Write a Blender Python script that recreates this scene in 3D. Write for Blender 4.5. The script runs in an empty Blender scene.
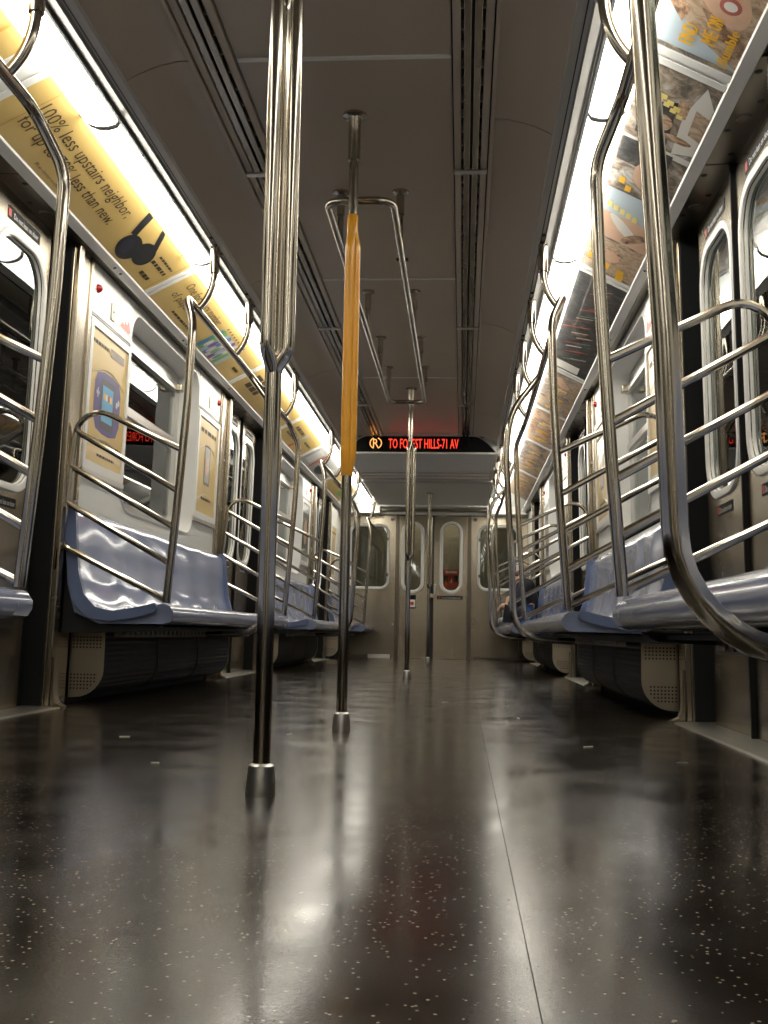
import bpy, bmesh, math, random
from mathutils import Vector, Matrix
from mathutils.geometry import tessellate_polygon
random.seed(7)
sc = bpy.context.scene
COL = sc.collection
PI = math.pi

# ------------------------------------------------------------------ camera
F, VP, ROLL, CAMLOC = 1080.0, (462.0, 635.0), 0.0105, Vector((0.392, 0.0, 0.32))
ya = Vector(((VP[0]-384)/F, -(VP[1]-512)/F, 1.0)).normalized()          # car axis seen from the camera
up = Vector((math.sin(ROLL), math.cos(ROLL), 0.0))
za = (up - ya*up.dot(ya)).normalized()
xa = za.cross(ya)
if xa.x < 0: xa = -xa
right = Vector((xa.x, ya.x, za.x)); upv = Vector((xa.y, ya.y, za.y)); fwd = Vector((xa.z, ya.z, za.z))
cam = bpy.data.cameras.new('camera'); camo = bpy.data.objects.new('camera', cam); COL.objects.link(camo)
cam.sensor_fit = 'VERTICAL'; cam.sensor_height = 36.0; cam.lens = F/1024*36.0
cam.clip_start = 0.02; cam.clip_end = 200
camo.matrix_world = Matrix(((right.x, upv.x, -fwd.x, CAMLOC.x), (right.y, upv.y, -fwd.y, CAMLOC.y), (right.z, upv.z, -fwd.z, CAMLOC.z), (0, 0, 0, 1)))
sc.camera = camo

# ------------------------------------------------------------------ world, exposure
w = bpy.data.worlds.new('tunnel_dark'); sc.world = w; w.use_nodes = True
w.node_tree.nodes['Background'].inputs[0].default_value = (0.10, 0.14, 0.15, 1)
w.node_tree.nodes['Background'].inputs[1].default_value = 0.12
sc.view_settings.view_transform = 'Standard'; sc.view_settings.look = 'None'
sc.view_settings.gamma = 1.0; sc.view_settings.use_curve_mapping = False
sc.view_settings.exposure = 0.5
LIGHT = 9.5            # strength of the fluorescent covers

# ------------------------------------------------------------------ materials
MATS = {}
def mat(name, col, rough=0.5, metal=0.0, emit=0.0, ecol=None, spec=0.5, noise=0.0, nscale=8.0, stretch=(1, 1, 1), bump=0.0, rvar=0.0, coat=0.0):
    m = bpy.data.materials.new(name); m.use_nodes = True; MATS[name] = m
    nt = m.node_tree; b = nt.nodes['Principled BSDF']
    b.inputs['Base Color'].default_value = (*col, 1); b.inputs['Roughness'].default_value = rough
    b.inputs['Metallic'].default_value = metal; b.inputs['Specular IOR Level'].default_value = spec
    if coat: b.inputs['Coat Weight'].default_value = coat; b.inputs['Coat Roughness'].default_value = 0.08
    if emit:
        b.inputs['Emission Color'].default_value = (*(ecol or col), 1); b.inputs['Emission Strength'].default_value = emit
    if noise or bump or rvar:
        tc = nt.nodes.new('ShaderNodeTexCoord'); mp = nt.nodes.new('ShaderNodeMapping'); mp.inputs['Scale'].default_value = stretch
        nz = nt.nodes.new('ShaderNodeTexNoise'); nz.inputs['Scale'].default_value = nscale; nz.inputs['Detail'].default_value = 6; nz.inputs['Roughness'].default_value = .62
        nt.links.new(tc.outputs['Object'], mp.inputs['Vector']); nt.links.new(mp.outputs['Vector'], nz.inputs['Vector'])
        if noise:
            mx = nt.nodes.new('ShaderNodeMix'); mx.data_type = 'RGBA'
            mx.inputs[6].default_value = (*[c*(1-noise) for c in col], 1); mx.inputs[7].default_value = (*[min(1, c*(1+noise)) for c in col], 1)
            nt.links.new(nz.outputs['Fac'], mx.inputs[0]); nt.links.new(mx.outputs[2], b.inputs['Base Color'])
        if rvar:
            mr = nt.nodes.new('ShaderNodeMapRange'); mr.inputs['To Min'].default_value = max(.02, rough-rvar); mr.inputs['To Max'].default_value = rough+rvar
            mr.inputs['From Min'].default_value = .3; mr.inputs['From Max'].default_value = .7
            nt.links.new(nz.outputs['Fac'], mr.inputs['Value']); nt.links.new(mr.outputs['Result'], b.inputs['Roughness'])
        if bump:
            bp = nt.nodes.new('ShaderNodeBump'); bp.inputs['Strength'].default_value = bump; bp.inputs['Distance'].default_value = .002
            nt.links.new(nz.outputs['Fac'], bp.inputs['Height']); nt.links.new(bp.outputs['Normal'], b.inputs['Normal'])
    return m
mat('tube', (.47, .43, .365), .15, 1.0, noise=.03, nscale=14, rvar=.03)
mat('steel', (.40, .352, .275), .25, 1.0, noise=.05, nscale=5, rvar=.03)
mat('steel_dark', (.17, .15, .12), .32, 1.0, noise=.08, nscale=6, rvar=.04)
mat('aluminium', (.66, .645, .615), .34, 1.0, noise=.04, nscale=8, rvar=.03)
mat('white_panel', (.70, .70, .67), .36, 0, noise=.05, nscale=3, rvar=.06)
mat('frame_white', (.72, .715, .69), .33, 0, noise=.04, nscale=6)
mat('ceiling_panel', (.44, .375, .295), .34, 0.0, noise=.07, nscale=1.6, rvar=.06)
mat('ceiling_drop', (.74, .72, .68), .34, .2, noise=.05, nscale=3, rvar=.04)
mat('cove_trim', (.50, .49, .47), .4, .5, noise=.05, nscale=6)
mat('black', (.010, .011, .012), .55)
mat('black_gloss', (.004, .006, .008), .18)
mat('rubber', (.006, .0065, .007), .7, spec=.2)
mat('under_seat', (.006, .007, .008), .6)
mat('seat', (.255, .30, .455), .16, 0, spec=.6, noise=.05, nscale=4, rvar=.06, coat=.35)
mat('seat_edge', (.13, .17, .30), .24, 0, noise=.06, nscale=5)
mat('diffuser', (.9, .9, .88), .4, 0, emit=LIGHT, ecol=(1, .95, .835))
mat('fill_glow', (.9, .9, .85), .4, 0, emit=16.0, ecol=(1, .84, .62))  # glow of the fill strip added above the gangway
mat('light_tray', (.72, .72, .70), .4, 0)
mat('ad_yellow', (.62, .44, .155), .32, 0, noise=.06, nscale=5, coat=.3)
mat('ad_yellow_deep', (.50, .31, .08), .32, 0, coat=.3)
mat('ad_ink', (.05, .032, .015), .5)
mat('ad_white', (.72, .70, .66), .35, coat=.3)
mat('ad_grey', (.42, .42, .41), .35, 0, noise=.3, nscale=14, coat=.3)
mat('ad_pale', (.80, .66, .22), .4)
mat('ad_orange', (.85, .48, .03), .4)
mat('ad_tan', (.62, .42, .27), .35, 0, noise=.35, nscale=22, coat=.3)
mat('ad_skin', (.66, .43, .30), .35, 0, noise=.18, nscale=16, coat=.3)
mat('ad_brown', (.16, .10, .065), .35, 0, noise=.5, nscale=30, coat=.3)
mat('ad_sky', (.46, .55, .62), .35, 0, noise=.12, nscale=9, coat=.3)
mat('ad_dark', (.022, .024, .027), .3, 0, noise=.5, nscale=26, coat=.3)
mat('ad_teal', (.10, .30, .30), .35); mat('ad_blue', (.07, .22, .50), .35); mat('ad_green', (.22, .42, .12), .35); mat('ad_purple', (.20, .07, .30), .35)
mat('ad_red', (.50, .08, .05), .4); mat('ad_lips', (.42, .12, .09), .4)
mat('console_purple', (.06, .045, .21), .35); mat('console_dark', (.03, .03, .05), .3); mat('screen_blue', (.08, .36, .62), .3); mat('key_grey', (.5, .5, .56), .4)
mat('yellow_sleeve', (.95, .42, .025), .30, 0, noise=.10, nscale=9, stretch=(1, 1, .3), coat=.35)
mat('led_red', (.9, .05, .02), .5, emit=1.5, ecol=(1, .045, .02))
mat('led_amber', (.9, .4, .1), .5, emit=1.1, ecol=(1, .42, .12))
mat('red_lamp', (.34, .01, .012), .2, coat=.5)
mat('screw', (.30, .28, .24), .35, 1.0)
mat('sticker_black', (.006, .006, .007), .6, spec=.2)
mat('sticker_white', (.72, .72, .70), .45)
mat('sticker_red', (.50, .045, .03), .4)
mat('plate_beige', (.56, .53, .43), .4)
mat('perforated', (.56, .49, .38), .36, 1.0, noise=.06, nscale=6, rvar=.03)
mat('threshold', (.55, .54, .50), .34, 1.0, noise=.15, nscale=20)
mat('tunnel', (.17, .27, .23), .75, 0, noise=.7, nscale=3)
mat('cable', (.16, .15, .13), .5)
mat('neighbour', (.34, .27, .21), .45, .2, noise=.25, nscale=4)
mat('skin', (.60, .38, .27), .5, noise=.06, nscale=10)
mat('cloth_dark', (.012, .014, .018), .8, noise=.3, nscale=14, bump=.3)
mat('cloth_blue', (.05, .11, .28), .8, noise=.2, nscale=14)
mat('hair', (.10, .035, .02), .5, noise=.4, nscale=40, stretch=(1, 1, .2))
mat('shoe', (.4, .4, .4), .6)

def photo_material(name, ramp, scale, dist):
    m = bpy.data.materials.new(name); m.use_nodes = True; MATS[name] = m
    nt = m.node_tree; N = nt.nodes.new; L = nt.links.new; b = nt.nodes['Principled BSDF']; b.inputs['Roughness'].default_value = .35; b.inputs['Coat Weight'].default_value = .3
    tc = N('ShaderNodeTexCoord'); nz = N('ShaderNodeTexNoise'); nz.inputs['Scale'].default_value = scale; nz.inputs['Detail'].default_value = 9; nz.inputs['Roughness'].default_value = .7; nz.inputs['Distortion'].default_value = dist
    cr = N('ShaderNodeValToRGB'); e = cr.color_ramp.elements
    for i, (q, c) in enumerate(ramp):
        el = e[i] if i < 2 else e.new(q); el.position = q; el.color = (*c, 1)
    L(tc.outputs['Object'], nz.inputs['Vector']); L(nz.outputs['Fac'], cr.inputs['Fac']); L(cr.outputs['Color'], b.inputs['Base Color'])
photo_material('photo_street', [(.30, (.03, .028, .026)), (.72, (.62, .60, .56)), (.42, (.13, .11, .09)), (.52, (.34, .27, .20)), (.60, (.46, .46, .46))], 9, 1.4)
photo_material('photo_warm', [(.30, (.05, .03, .02)), (.72, (.72, .56, .42)), (.44, (.26, .15, .09)), (.55, (.55, .36, .23))], 11, 1.8)
photo_material('photo_cloth', [(.28, (.10, .06, .04)), (.75, (.66, .56, .45)), (.46, (.42, .29, .19)), (.58, (.55, .43, .31))], 16, 2.4)
photo_material('photo_dark', [(.32, (.012, .013, .014)), (.78, (.40, .39, .37)), (.50, (.035, .037, .04)), (.62, (.11, .105, .10))], 14, 1.0)
def floor_material():
    m = bpy.data.materials.new('floor_vinyl'); m.use_nodes = True; MATS['floor'] = m
    nt = m.node_tree; N = nt.nodes.new; L = nt.links.new; b = nt.nodes['Principled BSDF']
    tc = N('ShaderNodeTexCoord')
    vo = N('ShaderNodeTexVoronoi'); vo.inputs['Scale'].default_value = 95; L(tc.outputs['Object'], vo.inputs['Vector'])
    cr = N('ShaderNodeValToRGB'); cr.color_ramp.elements[0].position = .14; cr.color_ramp.elements[0].color = (1, 1, 1, 1)
    cr.color_ramp.elements[1].position = .20; cr.color_ramp.elements[1].color = (0, 0, 0, 1)
    L(vo.outputs['Distance'], cr.inputs['Fac'])
    sep = N('ShaderNodeSeparateColor'); L(vo.outputs['Color'], sep.inputs['Color'])
    gt = N('ShaderNodeMath'); gt.operation = 'GREATER_THAN'; gt.inputs[1].default_value = .35; L(sep.outputs['Red'], gt.inputs[0])
    mu = N('ShaderNodeMath'); mu.operation = 'MULTIPLY'; L(cr.outputs['Color'], mu.inputs[0]); L(gt.outputs['Value'], mu.inputs[1])
    nz = N('ShaderNodeTexNoise'); nz.inputs['Scale'].default_value = 2.2; nz.inputs['Detail'].default_value = 7; nz.inputs['Roughness'].default_value = .65; L(tc.outputs['Object'], nz.inputs['Vector'])
    base = N('ShaderNodeMix'); base.data_type = 'RGBA'; base.inputs[6].default_value = (.004, .005, .0045, 1); base.inputs[7].default_value = (.034, .023, .015, 1); L(nz.outputs['Fac'], base.inputs[0])
    mx = N('ShaderNodeMix'); mx.data_type = 'RGBA'; mx.inputs[7].default_value = (.34, .30, .24, 1); L(base.outputs[2], mx.inputs[6]); L(mu.outputs['Value'], mx.inputs[0])
    L(mx.outputs[2], b.inputs['Base Color'])
    n2 = N('ShaderNodeTexNoise'); n2.inputs['Scale'].default_value = 5; n2.inputs['Detail'].default_value = 8; L(tc.outputs['Object'], n2.inputs['Vector'])
    mr = N('ShaderNodeMapRange'); mr.inputs['From Min'].default_value = .3; mr.inputs['From Max'].default_value = .7; mr.inputs['To Min'].default_value = .13; mr.inputs['To Max'].default_value = .25
    L(n2.outputs['Fac'], mr.inputs['Value']); L(mr.outputs['Result'], b.inputs['Roughness'])
    n3 = N('ShaderNodeTexNoise'); n3.inputs['Scale'].default_value = 160; n3.inputs['Detail'].default_value = 3; L(tc.outputs['Object'], n3.inputs['Vector'])
    bp = N('ShaderNodeBump'); bp.inputs['Strength'].default_value = .10; bp.inputs['Distance'].default_value = .001; L(n3.outputs['Fac'], bp.inputs['Height']); L(bp.outputs['Normal'], b.inputs['Normal'])
    b.inputs['Specular IOR Level'].default_value = .6
floor_material()
def glass_material():
    m = bpy.data.materials.new('window_glass'); m.use_nodes = True; MATS['glass'] = m
    nt = m.node_tree; nt.nodes.clear(); N = nt.nodes.new; L = nt.links.new
    out = N('ShaderNodeOutputMaterial'); mix = N('ShaderNodeMixShader'); tr = N('ShaderNodeBsdfTransparent'); gl = N('ShaderNodeBsdfGlossy'); fr = N('ShaderNodeFresnel')
    tr.inputs['Color'].default_value = (.62, .68, .66, 1); gl.inputs['Roughness'].default_value = .015; gl.inputs['Color'].default_value = (.9, .93, .92, 1)
    fr.inputs['IOR'].default_value = 1.55
    L(fr.outputs[0], mix.inputs[0]); L(tr.outputs[0], mix.inputs[1]); L(gl.outputs[0], mix.inputs[2]); L(mix.outputs[0], out.inputs[0])
glass_material()

# ------------------------------------------------------------------ mesh helpers
class MB:
    def __init__(s): s.v = []; s.f = []
    def box(s, a0, a1, b0, b1, c0, c1):
        n = len(s.v)
        s.v += [(x, y, z) for x in (a0, a1) for y in (b0, b1) for z in (c0, c1)]
        s.f += [tuple(n+i for i in q) for q in ((0, 1, 3, 2), (4, 6, 7, 5), (0, 4, 5, 1), (2, 3, 7, 6), (0, 2, 6, 4), (1, 5, 7, 3))]
        return s
    def tube(s, pts, r, seg=10, closed=False):
        pts = [Vector(p) for p in pts]; n = len(pts); rs = r if isinstance(r, (list, tuple)) else [r]*n
        base = len(s.v); up = None
        for i, p in enumerate(pts):
            a = pts[(i-1) % n] if (closed or i > 0) else p; b = pts[(i+1) % n] if (closed or i < n-1) else p
            t = (b-a).normalized()
            if up is None:
                up = Vector((0, 0, 1)) if abs(t.z) < .9 else Vector((1, 0, 0))
            up = (up - t*up.dot(t)).normalized(); q = t.cross(up)
            for k in range(seg):
                an = 2*PI*k/seg; s.v.append(tuple(p + rs[i]*(math.cos(an)*up + math.sin(an)*q)))
        m = n if closed else n-1
        for i in range(m):
            j = (i+1) % n
            for k in range(seg):
                l = (k+1) % seg
                s.f.append((base+i*seg+k, base+i*seg+l, base+j*seg+l, base+j*seg+k))
        if not closed:
            s.f.append(tuple(base+k for k in reversed(range(seg)))); s.f.append(tuple(base+(n-1)*seg+k for k in range(seg)))
        return s
    def lathe(s, prof, c=(0, 0, 0), seg=20):       # prof: (radius, z)
        base = len(s.v)
        for r, z in prof:
            for k in range(seg):
                a = 2*PI*k/seg; s.v.append((c[0]+r*math.cos(a), c[1]+r*math.sin(a), c[2]+z))
        for i in range(len(prof)-1):
            for k in range(seg):
                l = (k+1) % seg; s.f.append((base+i*seg+k, base+i*seg+l, base+(i+1)*seg+l, base+(i+1)*seg+k))
        s.f.append(tuple(base+k for k in reversed(range(seg)))); s.f.append(tuple(base+(len(prof)-1)*seg+k for k in range(seg)))
        return s
    def prism(s, prof, y0, y1, closed=True):       # prof (x, z) pulled along y
        n = len(prof); base = len(s.v)
        for y in (y0, y1): s.v += [(x, y, z) for x, z in prof]
        for i in range(n if closed else n-1):
            j = (i+1) % n; s.f.append((base+i, base+j, base+n+j, base+n+i))
        if closed:
            for tri in tessellate_polygon([[Vector((x, z, 0)) for x, z in prof]]):
                s.f.append(tuple(base+k for k in tri)); s.f.append(tuple(base+n+k for k in reversed(tri)))
        return s
    def plate(s, outer, holes, d0, d1):            # outline in (y, z), thickness d0..d1 along x
        loops = [outer]+list(holes); flat = [p for l in loops for p in l]; base = len(s.v); n = len(flat)
        for d in (d0, d1): s.v += [(d, p[0], p[1]) for p in flat]
        for tri in tessellate_polygon([[Vector((p[0], p[1], 0)) for p in l] for l in loops]):
            s.f.append(tuple(base+k for k in tri)); s.f.append(tuple(base+n+k for k in reversed(tri)))
        o = 0
        for l in loops:
            m = len(l)
            for i in range(m):
                a, b = base+o+i, base+o+(i+1) % m; s.f.append((a, b, b+n, a+n))
            o += m
        return s
    def apply(s, fn): s.v = [tuple(fn(*p)) for p in s.v]; return s
    def build(s, name, m, parent=None, smooth=True, bevel=0, sharp=35):
        me = bpy.data.meshes.new(name); me.from_pydata(s.v, [], s.f); me.materials.append(MATS[m])
        bm = bmesh.new(); bm.from_mesh(me); bmesh.ops.recalc_face_normals(bm, faces=bm.faces); bm.to_mesh(me); bm.free()
        if smooth:
            me.polygons.foreach_set('use_smooth', [True]*len(me.polygons)); me.set_sharp_from_angle(angle=math.radians(sharp))
        o = bpy.data.objects.new(name, me); COL.objects.link(o)
        if parent is not None:
            o.parent = parent
            o.matrix_parent_inverse = parent.matrix_basis.inverted() if parent.parent is None else (parent.parent.matrix_basis @ parent.matrix_parent_inverse).inverted()
        if bevel:
            md = o.modifiers.new('bevel', 'BEVEL'); md.width = bevel; md.segments = 2; md.limit_method = 'ANGLE'
        return o
def rrect(y0, y1, z0, z1, r, n=6):
    out = []
    for cy, cz, a0 in ((y1-r, z1-r, 0), (y0+r, z1-r, PI/2), (y0+r, z0+r, PI), (y1-r, z0+r, 1.5*PI)):
        for k in range(n+1):
            a = a0+PI/2*k/n; out.append((cy+r*math.cos(a), cz+r*math.sin(a)))
    return out
def ell(cy, cz, ry, rz, n=20, rot=0):
    return [(cy+ry*math.cos(2*PI*k/n)*math.cos(rot)-rz*math.sin(2*PI*k/n)*math.sin(rot), cz+ry*math.cos(2*PI*k/n)*math.sin(rot)+rz*math.sin(2*PI*k/n)*math.cos(rot)) for k in range(n)]
def fillet(pts, rad, n=6):
    pts = [Vector(p) for p in pts]; out = [pts[0]]
    for i in range(1, len(pts)-1):
        r = rad[i-1] if isinstance(rad, (list, tuple)) else rad
        p = pts[i]; a = (pts[i-1]-p); b = (pts[i+1]-p); la, lb = a.length, b.length; a.normalize(); b.normalize()
        th = a.angle(b)
        if r <= 0 or th > PI-.02: out.append(p); continue
        d = min(r/math.tan(th/2), la*.49, lb*.49); rr = d*math.tan(th/2)
        c = p+(a+b).normalized()*(rr/math.sin(th/2))
        s0 = (p+a*d)-c; s1 = (p+b*d)-c; an = s0.angle(s1)
        for k in range(n+1):
            t = k/n; v = (s0*math.sin((1-t)*an)+s1*math.sin(t*an))/math.sin(an); out.append(c+v)
    out.append(pts[-1]); return out
def thing(name, label=None, cat=None, loc=(0, 0, 0), group=None, kind=None, plabel=None):
    o = bpy.data.objects.new(name, None); COL.objects.link(o); o.location = loc; o.empty_display_size = .1
    return tag(o, label, cat, group, kind)
def tag(o, label=None, cat=None, group=None, kind=None):
    if label: o['label'] = label
    if cat: o['category'] = cat
    if group: o['group'] = group
    if kind: o['kind'] = kind
    return o
def struct(o, label, cat): return tag(o, label, cat, kind='structure')
def text_mesh(string):
    """outline of a word as 2-D triangles, scaled to a 1 x 1 box"""
    cu = bpy.data.curves.new('lettering', 'FONT'); cu.body = string; cu.resolution_u = 2; cu.align_x = 'LEFT'
    ob = bpy.data.objects.new('lettering', cu); COL.objects.link(ob)
    me = bpy.data.meshes.new_from_object(ob)
    vs = [v.co.copy() for v in me.vertices]; fs = [tuple(p.vertices) for p in me.polygons]
    bpy.data.objects.remove(ob); bpy.data.curves.remove(cu); bpy.data.meshes.remove(me)
    x0 = min(v.x for v in vs); x1 = max(v.x for v in vs); y0 = min(v.y for v in vs); y1 = max(v.y for v in vs)
    return [((v.x-x0)/(x1-x0), (v.y-y0)/(y1-y0)) for v in vs], fs
def small_print(n):
    """fine print too small to read: a row of short word-like strokes in a 1 x 1 box"""
    vs, fs, x, rnd = [], [], 0.0, random.Random(n)
    while x < .97:
        w_ = min(1-x, rnd.uniform(.35, 1.0)*2.2/n); k = len(vs)
        vs += [(x, .15), (x+w_, .15), (x+w_, .8), (x, .8)]; fs.append((k, k+1, k+2, k+3)); x += w_+.35/n
    return vs, fs
def lettering(string, fn, m, parent, name='lettering'):
    vs, fs = small_print(len(string)) if string[0] == '~' else text_mesh(string); b = MB(); b.v = [tuple(fn(u, v)) for u, v in vs]; b.f = fs
    return tag(b.build(name, m, parent, smooth=False), kind='stuff')

# ------------------------------------------------------------------ dimensions
CEN = [1.39+4.4*k for k in (-1, 0, 1, 2)]     # bench centres along the car
DOORC = [3.59+4.4*k for k in (-2, -1, 0, 1, 2)]
Y0, YE = -4.2, 14.4
ZC = 2.12
def wx(z): return 1.290-.020*z                 # inner face of the side wall, leaning in
def side(s): return lambda d, y, z: (s*(wx(z)-d), y, z)
SN = {-1: 'left', 1: 'right'}

# ------------------------------------------------------------------ floor
fl = MB().box(-1.45, .4615, Y0, YE+1.2, -.05, 0).box(.4627, 1.45, Y0, YE+1.2, -.05, 0).build('floor', 'floor', smooth=False)
struct(fl, 'dark speckled vinyl floor, worn and glossy, running down the car', 'floor')
MB().box(.4615, .4627, Y0, YE, -.05, -.0015).build('floor_seam', 'black', fl, smooth=False)
deb = MB()
for px, py, l, a in ((-.55, 1.75, .018, .3), (-.62, 3.2, .03, .2), (-.15, 3.4, .03, 1.2), (.75, 3.25, .035, .6), (.95, 2.9, .03, .2), (.62, 4.3, .03, 1.9), (-.35, 2.6, .02, 0), (.30, 5.2, .03, .4)):
    deb.tube([(px, py, .0015), (px+l*math.cos(a), py+l*math.sin(a), .0015)], .0014, 5)
deb.build('litter_scrap', 'plate_beige', fl)

# ------------------------------------------------------------------ ceiling
ceil = MB().box(-.80, .80, Y0, 9.66, 2.17, 2.2).build('ceiling', 'black', smooth=False)
struct(ceil, 'grey metal ceiling with flat centre panels, curved sides and two dark air slots', 'ceiling')
ys = [Y0, -1.06, 1.07, 3.20, 5.33, 7.46, 9.64]
for a, b in zip(ys, ys[1:]):
    MB().box(-.340, .340, a+.004, b-.004, ZC, ZC+.03).build('ceiling_panel', 'ceiling_panel', ceil, smooth=False)
    MB().box(-.338, .338, b-.009, b+.009, ZC-.005, ZC+.004).build('seam_strip', 'frame_white', ceil, smooth=False)
for s in (-1, 1):
    prof = []
    for k in range(9):
        t = k/8; prof.append((.487+.200*t, 2.108-.063*t**1.9))
    sy = {-1: [Y0, -1.0, 1.1, 3.18, 5.2, 7.2, 9.64], 1: [Y0, -1.4, 1.1, 3.6, 6.1, 8.6, 9.64]}[s]
    for a, b in zip(sy, sy[1:]):
        pp = prof+[(x, z+.012) for x, z in reversed(prof)]
        MB().prism([(s*x, z) for x, z in pp], a+.003, b-.003).build('cove_panel', 'ceiling_panel', ceil)
    # air slot: five long bars with black gaps
    ch = thing('trim_1' if s < 0 else 'trim_2', kind='structure'); ch['label'] = f'slotted air channel with dark gaps along the {SN[s]} side of the ceiling'; ch['category'] = 'air vent'
    for x0, x1, z in ((.345, .370, 2.108), (.379, .402, 2.100), (.411, .434, 2.100), (.443, .468, 2.106), (.473, .486, 2.098)):
        MB().box(min(s*x0, s*x1), max(s*x0, s*x1), Y0, 9.64, z, z+.03).build('channel_bar', 'steel' if x0 in (.379, .411) else 'ceiling_panel', ch, smooth=False, bevel=.002)
    MB().box(min(s*.342, s*.487), max(s*.342, s*.487), Y0, 9.64, 2.140, 2.150).build('slot_backing', 'black', ch, smooth=False)
    fins = MB()
    for k in range(int((9.6-1.5)/.11)):
        y = 1.5+.11*k
        for x0, x1 in ((.368, .380), (.432, .444)): fins.box(min(s*x0, s*x1), max(s*x0, s*x1), y, y+.006, 2.112, 2.142)
    tag(fins.build('vane_row', 'ceiling_panel', ch, smooth=False), kind='stuff')
    for y in (1.85, 4.0, 6.15, 8.3):
        MB().box(min(s*.343, s*.470), max(s*.343, s*.470), y, y+.03, 2.096, 2.104).build('joint_clip', 'aluminium', ch, smooth=False)

# long grey rail between ceiling and lights (carries the hangers)
HANG = []
for c in CEN: HANG += [c-1.18, c-.39, c+.39, c+1.18]
HANG.append(13.45)
for s in (-1, 1):
    rl = MB().prism([(s*x, z) for x, z in ((.686, 2.046), (.690, 2.030), (.712, 2.026), (.716, 2.036), (.730, 2.036), (.735, 2.024), (.772, 2.040), (.778, 2.062), (.76, 2.12), (.686, 2.12))], Y0, YE-.3).build('trim_3' if s < 0 else 'trim_4', 'cove_trim')
    struct(rl, f'grey metal rail edging the ceiling on the {SN[s]}, carrying the grab rail hangers', 'trim')
    MB().box(min(s*.7135, s*.7175), max(s*.7135, s*.7175), Y0, YE-.3, 2.0285, 2.034).build('rail_groove', 'black', rl, smooth=False)
    for y in HANG:
        if y < 0: continue
        for dy in (-.10, .10):
            MB().lathe([(.009, 0), (.009, .006), (.004, .009)], (s*.725, y+dy, 2.028), 10).build('bolt', 'black', rl)

# ------------------------------------------------------------------ lights
ORD = ['first', 'second', 'third', 'fourth', 'fifth', 'sixth', 'seventh', 'eighth', 'ninth', 'tenth', 'eleventh', 'twelfth']
for s in (-1, 1):
    seen = 0; y = 3.43-1.37*5
    while y < YE-.35:
        y1 = min(y+1.37, YE-.32)
        lf = thing('light_fixture', None, 'light', (s*.85, (y+y1)/2, 2.0), 'fluorescent light covers along the ceiling')
        if y1 > 1.9:
            lf['label'] = f'{ORD[seen]} lit white fluorescent cover from the camera along the {SN[s]} ceiling edge'; seen += 1
        else: lf['label'] = f'{ORD[int((1.9-y1)//1.37)]} white fluorescent cover on the {SN[s]} counting back from beside the camera'
        pr = [(.788, 2.056), (.790, 2.034), (.800, 2.020), (.830, 2.012), (.865, 2.014), (.895, 2.026), (.910, 2.042), (.914, 2.066)]
        full = pr+[(.90, 2.09), (.80, 2.09)]
        MB().prism([(s*x, z) for x, z in full], y+.014, y1-.014).build('diffuser', 'diffuser', lf)
        cx, cz = .85, 2.05
        for a, b in ((y+.003, y+.015), (y1-.015, y1-.003)):
            MB().prism([(s*(cx+(x-cx)*1.02), cz+(z-cz)*1.05) for x, z in full], a, b).build('end_cap', 'light_tray', lf)
        MB().box(min(s*.779, s*.789), max(s*.779, s*.789), y, y1, 2.030, 2.07).build('inner_flange', 'aluminium', lf, smooth=False)
        for k in range(3):
            MB().lathe([(.004, -.003), (.005, 0)], (s*.784, y+.25+.43*k, 2.031), 8).build('screw', 'screw', lf)
        MB().prism([(s*x, z) for x, z in ((.914, 2.066), (.927, 2.058), (.932, 2.070), (.914, 2.08))], y, y1).build('outer_flange', 'light_tray', lf)
        y = y1 if y1 > YE-.4 else y+1.37

# ------------------------------------------------------------------ advertising cards in the cove
CA, CB = (1.160, 1.940), (.926, 2.060)
def cardmap(s):
    def f(y, v, lift=0.0):
        x = CA[0]+(CB[0]-CA[0])*v; z = CA[1]+(CB[1]-CA[1])*v
        sag = 0.0; nx, nz = -.456, -.890           # normal towards the aisle
        x -= nx*(sag-lift); z -= nz*(sag-lift)
        return (s*x, y, z)
    return f
def sheet(s, y0, y1, v0, v1, lift, n=6, th=.003):
    fn = cardmap(s); b = MB(); k = n+1
    for l in (lift, lift-th):
        for y in (y0, y1):
            for i in range(k): b.v.append(fn(y, v0+(v1-v0)*i/n, l))
    for i in range(n):
        b.f += [(i, i+1, k+i+1, k+i), (2*k+i, 3*k+i, 3*k+i+1, 2*k+i+1), (i, 2*k+i, 2*k+i+1, i+1), (k+i, k+i+1, 3*k+i+1, 3*k+i)]
    b.f += [(0, k, 3*k, 2*k), (n, 2*k+n, 3*k+n, k+n)]
    return b
def patch(s, poly, m, parent, lift, name='printed_shape'):      # flat print, outline in (y, v)
    fn = cardmap(s); b = MB(); b.v = [fn(y, v, lift) for y, v in poly]
    b.f = [tuple(t) for t in tessellate_polygon([[Vector((y, v, 0)) for y, v in poly]])]
    return b.build(name, m, parent, smooth=False)
def rect(y0, y1, v0, v1): return [(y0, v0), (y1, v0), (y1, v1), (y0, v1)]
def cardtext(s, string, ya_, yb, v0, v1, m, parent, lift=.0035, slant=0.0):
    fn = cardmap(s)
    return lettering(string, lambda u, v: fn(ya_+(yb-ya_)*u, v0+(v1-v0)*v+slant*u, lift), m, parent, 'lettering')
def card(s, y0, y1, m, label):
    c = thing('advertising_card', label, 'advert', (s*1.05, (y0+y1)/2, 2.0), 'advertising cards in the ceiling cove')
    sheet(s, y0, y1, .02, .985, .002).build('printed_sheet', m, c)
    for a, b in ((y0-.035, y0-.002), (y1+.002, y1+.035)): sheet(s, a, b, .01, .99, .004).build('end_strip', 'light_tray', c)
    return c
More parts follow.
